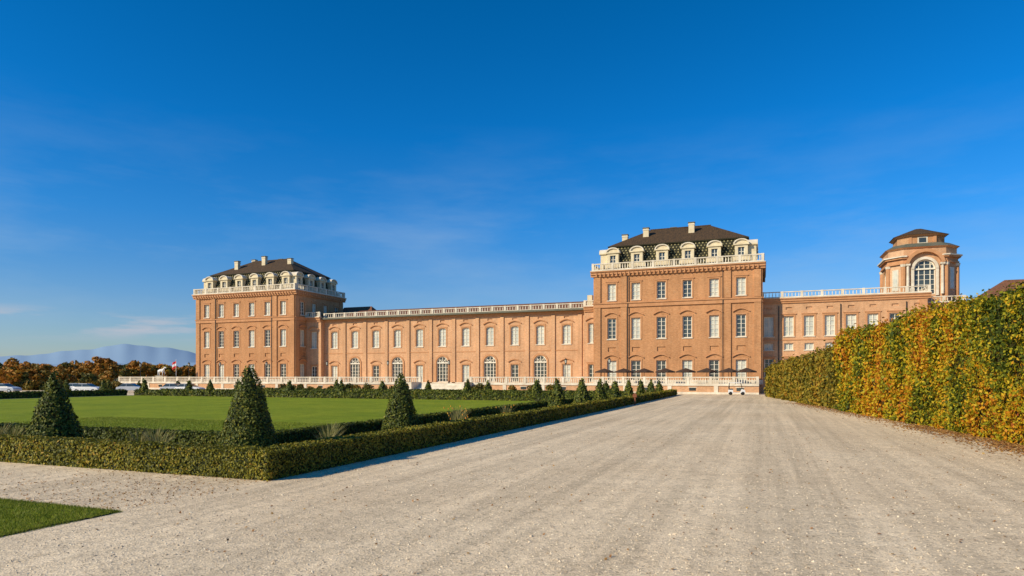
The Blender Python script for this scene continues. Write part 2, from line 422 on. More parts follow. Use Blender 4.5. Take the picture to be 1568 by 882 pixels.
# ---------------------------------------------------------------- tall right hedge
def tall_hedge(name, pts, hts, thick, mat, core, k=.0036, minleaf=.09, amp=.22):
    par = empty(name)
    pts = [np.array(p, float) for p in pts]
    VV = []; RR = []; mb = MB()
    def surf(P, nn, am): return P + nn*(snoise(P, .75)*am + snoise(P, 2.6)*am*.5)[:, None]
    for i in range(len(pts)-1):
        a, b = pts[i], pts[i+1]; L = np.linalg.norm(b-a); dd = (b-a)/L
        nrm = np.array([-dd[1], dd[0]])
        if nrm[0] > 0: nrm = -nrm
        ns = max(1, int(L/3))
        nx, nz = max(2, int(L/.5)), 12
        for side in (0, 1):
            U, W = np.meshgrid(np.linspace(0, 1, nx+1), np.linspace(0, 1, nz+1), indexing='ij')
            Uf, Wf = U.ravel(), W.ravel()
            hh = hts[i]+(hts[i+1]-hts[i])*Uf
            base = a[None]+dd[None]*(Uf*L)[:, None]
            if side == 0:
                P = np.column_stack([base, Wf*(hh-.15)]); nn = np.tile([nrm[0], nrm[1], 0], (len(P), 1))
            else:
                P = np.column_stack([base-nrm[None]*(Wf*thick)[:, None], hh-.15]); nn = np.tile([0, 0, 1.], (len(P), 1))
            P = surf(P, nn, amp) - nn*.16
            k0 = len(mb.v); mb.v += [tuple(p) for p in P]
            for ii in range(nx):
                for jj in range(nz):
                    q = k0+ii*(nz+1)+jj; mb.f.append((q, q+nz+1, q+nz+2, q+1))
        bk = [a-nrm*thick, b-nrm*thick]
        mb.poly([(bk[0][0], bk[0][1], 0), (bk[1][0], bk[1][1], 0), (bk[1][0], bk[1][1], hts[i+1]-.3), (bk[0][0], bk[0][1], hts[i]-.3)])
        for q, hq in ((a, hts[i]), (b, hts[i+1])):
            qq = q-nrm*thick; q2 = q-nrm*.3
            mb.poly([(q2[0], q2[1], 0), (qq[0], qq[1], 0), (qq[0], qq[1], hq-.3), (q2[0], q2[1], hq-.3)])
        for c in range(ns):
            u0, u1 = c/ns, (c+1)/ns; mid = a+dd*L*(u0+u1)/2
            s = max(minleaf, k*dist_of(mid)); hm = hts[i]+(hts[i+1]-hts[i])*(u0+u1)/2
            for side, A in ((0, L/ns*hm), (1, L/ns*thick), (2, L/ns*hm)):
                n = int(A/(.48*s*s)*(1.9 if side < 2 else .7))
                u = rng.uniform(u0, u1, n); w = rng.uniform(0, 1, n)
                hh = hts[i]+(hts[i+1]-hts[i])*u
                base = a[None]+dd[None]*(u*L)[:, None]
                if side == 0: P = np.column_stack([base, w*hh]); nn = np.tile([nrm[0], nrm[1], 0], (n, 1))
                elif side == 1: P = np.column_stack([base-nrm[None]*(w*thick)[:, None], hh]); nn = np.tile([0, 0, 1.], (n, 1))
                else: P = np.column_stack([base-nrm[None]*thick, w*hh]); nn = np.tile([-nrm[0], -nrm[1], 0], (n, 1))
                P = surf(P, nn, amp)
                P += nn*(np.abs(rng.normal(size=n))*(.13 if side == 0 else .25)-.08)[:, None]
                VV.append(leaves(P, nn, s, .65)); RR.append(rng.beta(1.9, 2.3, n)*.8+.08)
        if i == len(pts)-2 or i == 0:
            q, hq = (b, hts[i+1]) if i == len(pts)-2 else (a, hts[i])
            s = max(minleaf, k*dist_of(q)); n = int(thick*hq/(.48*s*s)*1.6)
            w = rng.uniform(0, 1, n); z = rng.uniform(0, hq, n); sg = 1 if i == len(pts)-2 else -1
            P = np.column_stack([q[None]-nrm[None]*(w*thick)[:, None], z]); nn = np.tile([dd[0]*sg, dd[1]*sg, 0], (n, 1))
            P = surf(P, nn, amp); VV.append(leaves(P, nn, s, .9)); RR.append(rng.beta(1.6, 1.9, n))
    mb.build('core', core, par)
    quads_obj('leaves', np.concatenate(VV), mat, np.concatenate(RR), par)
    return par
tall_hedge('hornbeam_hedge', [(.3, 93), (1.9, 82), (3.4, 71), (5.6, 58)], [3.7, 4.0, 4.3, 4.9], 2.5, M['hornbeam'], M['core_autumn'], amp=.40)
tall_hedge('autumn_hornbeam_hedge', [(5.4, 57), (6.5, 50), (8.0, 40), (9.2, 30), (10.2, 20)], [5.75, 5.6, 5.95, 5.75, 5.6], 3, M['autumn'], M['core_autumn'], amp=.38)
n = 9000
t = rng.uniform(0, 1, n)**1.2; off = np.abs(rng.normal(size=n))*.8
px = np.interp(t, [0, .3, .6, .8, 1], [9.9, 9.2, 8.0, 6, 3.4])-off; py = np.interp(t, [0, .3, .6, .8, 1], [23, 30, 40, 55, 71])
P = np.column_stack([px, py, np.full(n, .02)]); nn = np.tile([0, 0, 1.], (n, 1))
quads_obj('fallen_leaves', leaves(P, nn, .09, .35), M['dryleaf'], rng.uniform(0, 1, n))
n = 1100
P = np.column_stack([rng.uniform(-11.3, 9, n), rng.uniform(7, 34, n), np.full(n, .02)])
quads_obj('fallen_leaves', leaves(P, np.tile([0, 0, 1.], (n, 1)), .05, .35), M['dryleaf'], rng.uniform(0, 1, n))
n = 1400
P = np.column_stack([-11.4-np.abs(rng.normal(size=n))*4, 9.0+rng.uniform(0, 4, n)**1.0, np.full(n, .02)])
quads_obj('fallen_leaves', leaves(P, np.tile([0, 0, 1.], (n, 1)), .04, .35), M['dryleaf'], rng.uniform(0, 1, n))

# ---------------------------------------------------------------- building system
class Frame:
    def __init__(s, O, U, Nn): s.O = O; s.U = U; s.N = Nn
    def p(s, u, z, n): return (s.O[0]+s.U[0]*u+s.N[0]*n, s.O[1]+s.U[1]*u+s.N[1]*n, z)
class Bld:
    def __init__(s, name): s.e = empty(name); s.parts = {}
    def mb(s, part, mat):
        if part not in s.parts: s.parts[part] = (MB(), M[mat])
        return s.parts[part][0]
    def lbox(s, part, mat, fr, u0, u1, z0, z1, n0, n1):
        a, b = fr.p(u0, z0, n0), fr.p(u1, z1, n1)
        s.mb(part, mat).box(min(a[0], b[0]), max(a[0], b[0]), min(a[1], b[1]), max(a[1], b[1]), z0, z1)
    def finish(s):
        for k, (m, mat) in s.parts.items(): m.build(k, mat, s.e)

def wall(B, fr, W, z0, z1, holes, mat='brick', rev=.32):
    mb = B.mb('walls', mat)
    us = sorted(set([0, W]+[h['u']-h['w']/2 for h in holes]+[h['u']+h['w']/2 for h in holes]))
    zs = sorted(set([z0, z1]+[h['z0'] for h in holes]+[h['z1'] for h in holes]))
    for i in range(len(us)-1):
        for j in range(len(zs)-1):
            cu, cz = (us[i]+us[i+1])/2, (zs[j]+zs[j+1])/2
            if any(abs(cu-h['u']) < h['w']/2 and h['z0'] < cz < h['z1'] for h in holes): continue
            mb.poly([fr.p(us[i], zs[j], 0), fr.p(us[i+1], zs[j], 0), fr.p(us[i+1], zs[j+1], 0), fr.p(us[i], zs[j+1], 0)])
    for h in holes:
        a, b, c, d = h['u']-h['w']/2, h['u']+h['w']/2, h['z0'], h['z1']
        mb.poly([fr.p(a, c, 0), fr.p(a, d, 0), fr.p(a, d, -rev), fr.p(a, c, -rev)])
        mb.poly([fr.p(b, c, 0), fr.p(b, c, -rev), fr.p(b, d, -rev), fr.p(b, d, 0)])
        mb.poly([fr.p(a, d, 0), fr.p(b, d, 0), fr.p(b, d, -rev), fr.p(a, d, -rev)])
        mb.poly([fr.p(a, c, 0), fr.p(a, c, -rev), fr.p(b, c, -rev), fr.p(b, c, 0)])
        kind = h.get('kind') or ('pale' if random.random() < .7 else 'dark')
        if kind == 'blind':
            mb.poly([fr.p(a, c, -rev*.5), fr.p(b, c, -rev*.5), fr.p(b, d, -rev*.5), fr.p(a, d, -rev*.5)])
        else:
            g = B.mb('glass_'+kind, 'glass_'+kind)
            g.poly([fr.p(a, c, -rev), fr.p(b, c, -rev), fr.p(b, d, -rev), fr.p(a, d, -rev)])
            F0, F1 = -rev+.003, -rev+.10
            t = .12
            lb = lambda u0, u1, q0, q1, n1=F1: B.lbox('window_frames', 'frame', fr, u0, u1, q0, q1, F0, n1)
            lb(a+.003, a+t, c, d); lb(b-t, b-.003, c, d); lb(a+t, b-t, d-t, d-.003); lb(a+t, b-t, c+.003, c+t)
            lb(h['u']-.055, h['u']+.055, c+t, d-t)
            if h['w'] > 2:
                for q in (-.27, .27): lb(h['u']+h['w']*q-.06, h['u']+h['w']*q+.06, c+t, d-t, F1+.02)
            nb = max(1, int(round((d-c)/.75)))
            for q in range(1, nb):
                z = c+(d-c)*q/nb; lb(a+t, b-t, z-.03, z+.03, F1-.02)
        if h.get('arch'):
            r = h['w']/2; K = 10; zc = d-r*h['arch']
            pts = [(h['u']+r*math.cos(math.pi*i/K), zc+r*h['arch']*math.sin(math.pi*i/K)) for i in range(K+1)]
            for i in range(K):
                (ua, za), (ub, zb) = pts[i], pts[i+1]
                mb.poly([fr.p(ua, za, .002), fr.p(ub, zb, .002), fr.p(ub, d, .002), fr.p(ua, d, .002)])
                mb.poly([fr.p(ua, za, .002), fr.p(ub, zb, .002), fr.p(ub, zb, -rev+.1), fr.p(ua, za, -rev+.1)])
        if h.get('sill', True):
            B.lbox('sills', 'stone', fr, a-.15, b+.15, c-.14, c-.002, .003, .12)
        hd = h.get('hood')
        tm = 'brick_trim'
        if hd:
            B.lbox('window_surrounds', tm, fr, a-.28, a-.04, c-.002, d+.05, .003, .06)
            B.lbox('window_surrounds', tm, fr, b+.04, b+.28, c-.002, d+.05, .003, .06)
            B.lbox('window_surrounds', tm, fr, a-.28, b+.28, d+.053, d+.30, .003, .07)
        if hd == 'flat':
            B.lbox('hoods', tm, fr, a-.4, b+.4, d+.303, d+.42, .003, .16)
        if hd in ('seg', 'tri'):
            K = 8 if hd == 'seg' else 2
            wv = h['w']/2+.55; top = .5 if hd == 'seg' else .6
            pr = [(h['u']-wv+2*wv*i/K, d+.45+top*math.sin(math.pi*i/K)) for i in range(K+1)]
            m2 = B.mb('hoods', tm)
            for i in range(K):
                (ua, za), (ub, zb) = pr[i], pr[i+1]
                m2.hexa([fr.p(ua, za, .003), fr.p(ub, zb, .003), fr.p(ub, zb, .24), fr.p(ua, za, .24)],
                        [fr.p(ua, za+.15, .003), fr.p(ub, zb+.15, .003), fr.p(ub, zb+.15, .24), fr.p(ua, za+.15, .24)])

def balustrade(mb, fr, u0, u1, z0, z1, n=0, pier=3.6, sp=.36, th=1.0):
    def bx(ua, ub, za, zb, na, nb):
        a, b = fr.p(ua, za, na), fr.p(ub, zb, nb)
        mb.box(min(a[0], b[0]), max(a[0], b[0]), min(a[1], b[1]), max(a[1], b[1]), za, zb)
    L = u1-u0; k = max(1, int(round(L/pier))); H = z1-z0
    for i in range(k+1):
        c = u0+.2+(L-.4)*i/k
        bx(c-.2, c+.2, z0, z1+.04, n-.17, n+.17)
    for i in range(k):
        a = u0+.2+(L-.4)*i/k+.202; b = u0+.2+(L-.4)*(i+1)/k-.202
        bx(a, b, z0, z0+H*.13, n-.12, n+.12); bx(a, b, z1-H*.14, z1, n-.14, n+.14)
        m = max(1, int((b-a)/sp))
        for j in range(m):
            c = a+(b-a)*(j+.5)/m
            lo, md, hi = z0+H*.13+.001, z0+H*.38, z1-H*.14-.001
            P = lambda r, z: [fr.p(c-r, z, n-r), fr.p(c+r, z, n-r), fr.p(c+r, z, n+r), fr.p(c-r, z, n+r)]
            mb.hexa(P(.045*th, lo), P(.085*th, md)); mb.hexa(P(.085*th, md), P(.035*th, hi))

def cornice(B, fr, u0, u1, z, h, out, part='cornice', mat='brick_trim'):
    B.lbox(part, mat, fr, u0, u1, z, z+h*.33, .003, out*.4)
    B.lbox(part, mat, fr, u0, u1, z+h*.33+.002, z+h*.72, .003, out*.7)
    B.lbox(part+'_top', 'brick_trim', fr, u0, u1, z+h*.72+.002, z+h*.88, -.3, out)
    B.lbox(part+'_cap', 'stone', fr, u0, u1, z+h*.88+.002, z+h, -.3, out+.03)

FLOOR = 1.4
def pavilion(x0, side_chimneys):
    W, D, y0 = 26.8, 16.4, 110.0; x1, y1 = x0+W, y0+D
    B = Bld('brick_palace_pavilion')
    frames = [(Frame((x0, y0), (1, 0), (0, -1)), W, [3.0, 7.1, 11.3, 15.5, 19.7, 23.8], [.55, 5.05, 21.75, 26.25]),
              (Frame((x1, y0), (0, 1), (1, 0)), D, [2.4, 6.3, 10.2, 14.1], [.55, 15.85]),
              (Frame((x0, y1), (0, -1), (-1, 0)), D, [2.4, 6.3, 10.2, 14.1], [.55, 15.85]),
              (Frame((x1, y1), (-1, 0), (0, 1)), W, [3.0, 7.1, 11.3, 15.5, 19.7, 23.8], [.55, 26.25])]
    for fi, (fr, w, us, pil) in enumerate(frames):
        holes = []
        for u in us:
            holes.append(dict(u=u, w=1.4, z0=15.6, z1=18.4, hood='flat', kind='pale' if random.random() < .8 else 'dark'))
            holes.append(dict(u=u, w=1.45, z0=9.0, z1=12.5, hood='seg', kind='pale' if random.random() < .75 else 'dark'))
            holes.append(dict(u=u, w=1.35, z0=6.85, z1=7.6, sill=False, kind='blind'))
            holes.append(dict(u=u, w=1.55, z0=1.6, z1=5.3, hood='seg', sill=False, kind='dark' if random.random() < .5 else 'pale'))
        wall(B, fr, w, FLOOR-1.4, 20.3, holes)
        for u in pil:
            for za, zb in ((FLOOR, 14.35), (15.25, 19.6)):
                B.lbox('pilasters', 'brick', fr, u-.52, u+.52, za, zb, .003, .20)
        B.lbox('string_course', 'brick_trim', fr, 0, w, 14.4, 14.62, .003, .24)
        B.lbox('string_course', 'brick_trim', fr, 0, w, 14.625, 15.0, .003, .22)
        B.lbox('string_course', 'brick_trim', fr, -.1, w+.1, 15.003, 15.18, .003, .36)
        B.lbox('base_course', 'stone', fr, 0, w, FLOOR, FLOOR+.7, .005, .24)
        o = .62
        ext = o if fi in (0, 3) else -.003
        cornice(B, fr, -ext, w+ext, 19.7, 1.05, .68)
        for i in range(int(w/.7)):
            B.lbox('brackets', 'brick_trim', fr, .3+i*.7, .52+i*.7, 19.85, 20.3, .49, .6)
        balustrade(B.mb('balustrade', 'stone'), fr, -.4 if fi in (0, 3) else -.1, w+.4 if fi in (0, 3) else w+.1, 20.76, 21.95, n=.3, sp=.42)
        if fi == 0:
            for u in (5.75, 21.05): B.lbox('drainpipes', 'metal_dark', fr, u-.06, u+.06, FLOOR+.9, 19.6, .21, .33)
        for u in us:
            n0, n1 = -.75, -3.4
            B.lbox('dormers', 'plaster', fr, u-.98, u-.5, 20.8, 23.75, n1, n0)
            B.lbox('dormers', 'plaster', fr, u+.5, u+.98, 20.8, 23.75, n1, n0)
            B.lbox('dormers', 'plaster', fr, u-.498, u+.498, 20.8, 22.0, n1, n0)
            B.lbox('dormers', 'plaster', fr, u-.498, u+.498, 23.4, 23.75, n1, n0)
            for sg in (-1, 1):
                a, b = sorted((u+sg*.983, u+sg*1.35)); B.lbox('dormer_scrolls', 'plaster', fr, a, b, 20.8, 22.0, n0-.6, n0-.05)
            B.lbox('dormer_glass', 'glass_dark', fr, u-.497, u+.497, 22.0, 23.4, n0-.3, n0-.28)
            B.lbox('dormer_frames', 'frame', fr, u-.05, u+.05, 22.0, 23.4, n0-.275, n0-.22)
            B.lbox('dormer_frames', 'frame', fr, u-.49, u-.4, 22.0, 23.4, n0-.275, n0-.22)
            B.lbox('dormer_frames', 'frame', fr, u+.4, u+.49, 22.0, 23.4, n0-.275, n0-.22)
            B.lbox('dormer_frames', 'frame', fr, u-.399, u-.051, 22.66, 22.74, n0-.275, n0-.23)
            B.lbox('dormer_frames', 'frame', fr, u+.051, u+.399, 22.66, 22.74, n0-.275, n0-.23)
            B.lbox('dormers', 'plaster', fr, u-1.22, u+1.22, 23.753, 23.95, n1, n0+.2)
            m2 = B.mb('dormer_pediments', 'plaster'); K = 10
            lo = [fr.p(u+1.0*math.cos(math.pi*i/K), 23.953+.62*math.sin(math.pi*i/K), n1) for i in range(K+1)]
            hi = [fr.p(u+1.0*math.cos(math.pi*i/K), 23.953+.62*math.sin(math.pi*i/K), n0) for i in range(K+1)]
            m2.hexa(lo, hi)
            m3 = B.mb('dormer_arches', 'stone')
            for i in range(K):
                a0, a1 = math.pi*i/K, math.pi*(i+1)/K
                q = [(1.002, .622, a0), (1.002, .622, a1), (1.2, .80, a1), (1.2, .80, a0)]
                m3.hexa([fr.p(u+rx*math.cos(a), 23.954+rz*math.sin(a), n1) for rx, rz, a in q], [fr.p(u+rx*math.cos(a), 23.954+rz*math.sin(a), n0+.22) for rx, rz, a in q])
        ms = B.mb('mansard_diamonds', 'scale')
        zb, zt, nb_, nt_ = 21.0, 25.0, -1.1, -2.15
        rows = 9; q = .20
        for r_ in range(rows):
            f = (r_+.5)/rows; z = zb+(zt-zb)*f; nn_ = nb_+(nt_-nb_)*f+.03; insz = 1.6+.9*f
            m = int((w-2*insz)/.56)
            for j in range(m):
                u = insz+(w-2*insz)*(j+(.5 if r_ % 2 else .0)+.25)/m
                qq = q*random.uniform(.75, 1.15)
                dz = qq*.75; dn = (nt_-nb_)/(zt-zb)*dz
                ms.poly([fr.p(u-qq*.62, z, nn_), fr.p(u, z-dz, nn_-dn), fr.p(u+qq*.62, z, nn_), fr.p(u, z+dz, nn_+dn)])
    B.mb('roof_slab', 'zinc').box(x0+.05, x1-.05, y0+.05, y1-.05, 20.4, 20.78)
    rc = lambda i, z: [(x0+i, y0+i, z), (x1-i, y0+i, z), (x1-i, y1-i, z), (x0+i, y1-i, z)]
    B.mb('mansard_roof', 'slate').hexa(rc(1.1, 20.79), rc(2.15, 25.0))
    B.mb('roof_cornice', 'slate').hexa(rc(1.9, 25.003), rc(1.85, 25.2))
    m = B.mb('hip_roof', 'tile'); a = rc(1.9, 25.205)
    ry = (y0+y1)/2; r0, r1 = (x0+8.3, ry, 28.9), (x1-8.3, ry, 28.9)
    m.poly([a[0], a[1], r1, r0]); m.poly([a[1], a[2], r1]); m.poly([a[2], a[3], r0, r1]); m.poly([a[3], a[0], r0])
    B.mb('ridge_cap', 'tile').box(r0[0]-.1, r1[0]+.1, ry-.12, ry+.12, 28.86, 29.0)
    for (cx, cy, zt) in side_chimneys:
        B.mb('chimneys', 'plaster').box(x0+cx-.48, x0+cx+.48, y0+cy-.38, y0+cy+.38, 25.3, zt)
        B.mb('chimney_caps', 'zinc').box(x0+cx-.58, x0+cx+.58, y0+cy-.48, y0+cy+.48, zt+.003, zt+.14)
        B.mb('chimney_caps_trim', 'stone').box(x0+cx-.54, x0+cx+.54, y0+cy-.44, y0+cy+.44, zt-.35, zt-.2)
    B.finish()
chim = [(4.2, 5.5, 27.7), (7.9, 5.5, 28.6), (12.0, 10.5, 29.4), (15.6, 5.8, 29.0)]
pavilion(-27.1, chim)
pavilion(-117.3, [(7.2, 4.6, 28.4), (8.4, 8.6, 29.3), (13.6, 6.0, 29.3), (21, 5.6, 28.3), (14, 11, 29.5)])

# gallery
B = Bld('brick_palace_gallery')
GY = 114.8; gx0, gx1 = -86.7, -29.9
fr = Frame((gx0, GY), (1, 0), (0, -1)); W = gx1-gx0
holes = []; cents = [-84.2+5.07*k-gx0 for k in range(11)]
for k, u in enumerate(cents):
    holes.append(dict(u=u, w=1.55, z0=8.6, z1=12.1, hood='seg', arch=.35, kind='pale'))
    holes.append(dict(u=u, w=1.0, z0=13.3, z1=13.7, sill=False, kind='blind'))
    if k % 2: holes.append(dict(u=u, w=2.5, z0=1.6, z1=6.6, arch=1.0, hood=None, sill=False, kind='dark'))
    else: holes.append(dict(u=u, w=1.5, z0=1.6, z1=4.9, hood='seg', sill=False, kind='dark' if random.random() < .5 else 'pale'))
wall(B, fr, W, 0, 14.7, holes, 'brick_light')
for k, u in enumerate(cents):
    if k % 2:
        K = 12; m = B.mb('arch_surrounds', 'brick_trim')
        for i in range(K):
            a0, a1 = math.pi*i/K, math.pi*(i+1)/K; zc = 6.6-1.25
            lo = [(1.27, a0), (1.27, a1), (1.62, a1), (1.62, a0)]
            m.hexa([fr.p(u+r*math.cos(a), zc+r*math.sin(a), .003) for r, a in lo], [fr.p(u+r*math.cos(a), zc+r*math.sin(a), .12) for r, a in lo])
            m4 = B.mb('arch_window_frames', 'frame')
            lo = [(1.08, a0), (1.08, a1), (1.25, a1), (1.25, a0)]
            m4.hexa([fr.p(u+r*math.cos(a), zc+r*math.sin(a), -.30) for r, a in lo], [fr.p(u+r*math.cos(a), zc+r*math.sin(a), -.15) for r, a in lo])
        for sgn in (-1, 1):
            a, b = sorted((u+sgn*1.27, u+sgn*1.62)); B.lbox('arch_jambs', 'brick_trim', fr, a, b, 1.6, 5.34, .003, .12)
        for i in range(1, 4):
            a = math.pi*i/4; zc = 5.35
            c, s_ = math.cos(a), math.sin(a)
            f = lambda n: [fr.p(u-.045*s_, zc+.045*c, n), fr.p(u+.045*s_, zc-.045*c, n), fr.p(u+.045*s_+1.1*c, zc-.045*c+1.1*s_, n), fr.p(u-.045*s_+1.1*c, zc+.045*c+1.1*s_, n)]
            B.mb('fan_bars', 'frame').hexa(f(-.21), f(-.14))
        B.lbox('fan_bars', 'frame', fr, u-1.24, u+1.24, 5.22, 5.45, -.13, -.05)
    up = u+2.535
    if up < W-.5:
        B.lbox('pilasters', 'brick_light', fr, up-.36, up+.36, 1.4, 13.95, .003, .2)
B.lbox('string_course', 'brick_trim', fr, 0, W, 7.4, 7.55, .003, .07)
B.lbox('base_course', 'stone', fr, 0, W, 1.4, 1.55, .005, .2)
cornice(B, fr, 0, W, 14.1, .9, .5)
balustrade(B.mb('balustrade', 'stone'), fr, 0, W, 15.0, 15.95, n=.25, pier=2.535, sp=.46, th=.85)
for (a, b, kind) in ((-90.48, -86.7, 0), (-29.9, -27.12, 1)):
    f2 = Frame((a, 113.6), (1, 0), (0, -1)); w2 = b-a
    wall(B, f2, w2, 0, 14.9, [dict(u=w2/2+.1, w=1.4, z0=8.6, z1=12.1, hood='seg', kind='pale'), dict(u=w2/2+.1, w=1.4, z0=1.6, z1=4.8, hood='flat', sill=False, kind='dark')], 'brick_light')
    cornice(B, f2, 0, w2, 14.2, 1.0, .6)
    balustrade(B.mb('balustrade', 'stone'), f2, 0, w2, 15.2, 16.2, n=.25, pier=2.0, sp=.46)
    f3 = Frame((b, 113.6), (0, 1), (1, 0)) if kind == 0 else Frame((a, 114.8), (0, -1), (-1, 0))
    wall(B, f3, 1.2, 0, 14.9, [], 'brick_light')
m = B.mb('gallery_roof', 'tile_red')
m.poly([(-90.4, 115.2, 15.0), (-27.2, 115.2, 15.0), (-27.2, 122, 17.1), (-90.4, 122, 17.1)])
m.poly([(-27.2, 129, 15.0), (-90.4, 129, 15.0), (-90.4, 122, 17.1), (-27.2, 122, 17.1)])
m.poly([(-91.5, 124, 15.2), (-81, 124, 15.2), (-84, 128.5, 18.8), (-91.5, 128.5, 18.8)])
m.poly([(-81, 124, 15.2), (-81, 133, 15.2), (-84, 128.5, 18.8)])
m.poly([(-81, 133, 15.2), (-91.5, 133, 15.2), (-91.5, 128.5, 18.8), (-84, 128.5, 18.8)])
B.mb('walls', 'brick').box(-91, -81.5, 129.1, 132.5, 0, 15.2)
B.mb('walls', 'brick').box(-90.4, -27.2, 128.6, 129, 0, 15.0)
B.mb('roof_deck', 'zinc').box(-90.4, -27.2, 113.62, 128.6, 14.62, 14.95)
B.mb('chimneys', 'plaster').box(-30.2, -29.3, 117, 117.9, 15.2, 17.6)
B.finish()

# right wing
B = Bld('brick_palace_wing')
wx0, wx1 = -.28, 22.9; fr = Frame((wx0, 113.6), (1, 0), (0, -1)); W = wx1-wx0
holes = []
for k in range(8):
    u = .35+.95+2.98*k - .2
    if u > W-.9: continue
    holes.append(dict(u=u, w=1.45, z0=9.1, z1=12.3, hood='flat', kind='pale' if k != 6 else 'dark'))
    holes.append(dict(u=u, w=1.35, z0=6.9, z1=8.0, kind='pale', sill=True))
    holes.append(dict(u=u, w=1.35, z0=2.6, z1=5.5, hood='flat', kind='pale' if k % 3 else 'dark'))
    holes.append(dict(u=u, w=.9, z0=13.35, z1=13.75, kind='blind', sill=False))
wall(B, fr, W, 0, 14.9, holes, 'brick_light')
for k in (0, 3, 6):
    u = 2.6+2.98*k; B.lbox('drainpipes', 'metal_dark', fr, u-.06, u+.06, 0, 14, .02, .14)
B.lbox('pilasters', 'brick_trim', fr, W-1.0, W, 0, 14.3, .003, .2)
B.lbox('string_course', 'brick_trim', fr, 0, W, 8.45, 8.6, .003, .08)
cornice(B, fr, 0, W+.5, 14.4, .9, .5)
balustrade(B.mb('balustrade', 'stone'), fr, 0, W+.4, 15.3, 16.25, n=.25, pier=3.0, sp=.46, th=.75)
f2 = Frame((wx1, 113.6), (0, 1), (1, 0)); wall(B, f2, 16, 0, 14.9, [dict(u=u, w=1.4, z0=9.1, z1=12.2, hood='flat') for u in (3, 7, 11)], 'brick_light')
cornice(B, f2, 0, 16, 14.4, .9, .5); balustrade(B.mb('balustrade', 'stone'), f2, 0, 16, 15.3, 16.25, n=.25, sp=.46, th=.75)
B.mb('roof_deck', 'zinc').box(wx0, wx1-.02, 113.65, 129.6, 14.85, 15.2)
f4 = Frame((wx1, 118.5), (1, 0), (0, -1)); wall(B, f4, 6.0, 0, 14.0, [dict(u=3.2, w=1.5, z0=9.1, z1=12.0, hood='seg')], 'brick')
cornice(B, f4, 0, 6.0, 13.4, .8, .45)
balustrade(B.mb('balustrade', 'stone'), f4, .3, 6.0, 14.22, 15.1, n=.2, sp=.46, th=.75)
B.mb('roof_deck', 'zinc').box(wx1+.01, 28.9, 118.55, 130, 13.9, 14.2)
B.finish()

# belvedere tower (octagonal)
B = Bld('belvedere_tower')
tx, ty = 23.75, 124.3
def octo(cx, cy, hw, ch, z):
    return [(cx-hw+ch, cy-hw, z), (cx+hw-ch, cy-hw, z), (cx+hw, cy-hw+ch, z), (cx+hw, cy+hw-ch, z), (cx+hw-ch, cy+hw, z), (cx-hw+ch, cy+hw, z), (cx-hw, cy+hw-ch, z), (cx-hw, cy-hw+ch, z)]
hw, ch = 4.75, 1.85; TOPZ = 22.9
fr = Frame((tx-hw+ch, ty-hw), (1, 0), (0, -1)); fw = 2*(hw-ch)
wall(B, fr, fw, 12, TOPZ, [dict(u=fw/2, w=2.9, z0=15.6, z1=21.1, arch=1.0, kind='dark', sill=False)], 'brick_light')
for frx in (Frame((tx+hw, ty-hw+ch), (0, 1), (1, 0)), Frame((tx-hw, ty+hw-ch), (0, -1), (-1, 0))):
    wall(B, frx, fw, 12, TOPZ, [dict(u=fw/2, w=2.9, z0=15.6, z1=20.4, arch=1.0, kind='pale', sill=False)], 'brick_light')
o = octo(tx, ty, hw, ch, 12); o2 = octo(tx, ty, hw, ch, TOPZ)
for i, j in ((1, 2), (3, 4), (4, 5), (5, 6), (7, 0)): B.mb('walls', 'brick_light').poly([o[i], o[j], o2[j], o2[i]])
for i, j in ((1, 2), (7, 0)):
    a, b = Vector(o[i]), Vector(o[j]); dn = Vector((b.y-a.y, a.x-b.x, 0)).normalized()
    q = lambda f, z, k: a.lerp(b, f)*1.0 + Vector((0, 0, z-12)) + dn*k
    B.mb('niche_frames', 'stone').hexa([q(.3, 16.4, .003), q(.7, 16.4, .003), q(.7, 16.4, .1), q(.3, 16.4, .1)], [q(.3, 19.8, .003), q(.7, 19.8, .003), q(.7, 19.8, .1), q(.3, 19.8, .1)])
    B.mb('niche_glass', 'glass_pale').hexa([q(.37, 16.6, .103), q(.63, 16.6, .103), q(.63, 16.6, .12), q(.37, 16.6, .12)], [q(.37, 19.6, .103), q(.63, 19.6, .103), q(.63, 19.6, .12), q(.37, 19.6, .12)])
K = 12; m = B.mb('window_surround', 'stone'); u = fw/2; zc = 21.1-1.45
for i in range(K):
    a0, a1 = math.pi*i/K, math.pi*(i+1)/K
    lo = [(1.47, a0), (1.47, a1), (1.88, a1), (1.88, a0)]
    m.hexa([fr.p(u+r*math.cos(a), zc+r*math.sin(a), .003) for r, a in lo], [fr.p(u+r*math.cos(a), zc+r*math.sin(a), .3) for r, a in lo])
    lo = [(1.27, a0), (1.27, a1), (1.45, a1), (1.45, a0)]
    B.mb('arch_frame', 'frame').hexa([fr.p(u+r*math.cos(a), zc+r*math.sin(a), -.3) for r, a in lo], [fr.p(u+r*math.cos(a), zc+r*math.sin(a), -.12) for r, a in lo])
B.lbox('arch_frame', 'frame', fr, u-1.44, u+1.44, zc-.13, zc+.1, -.115, -.03)
for sg in (-1, 1):
    a, b = sorted((u+sg*1.47, u+sg*1.88)); B.lbox('window_surround', 'stone', fr, a, b, 15.4, zc-.002, .003, .22)
    c = fr.p(u+sg*2.35, 0, .35); B.mb('columns', 'stone').prism(c[0], c[1], 15.6, 20.2, .23, .19, 10)
    B.lbox('columns', 'stone', fr, u+sg*2.35-.3, u+sg*2.35+.3, 20.2, 20.5, .05, .65)
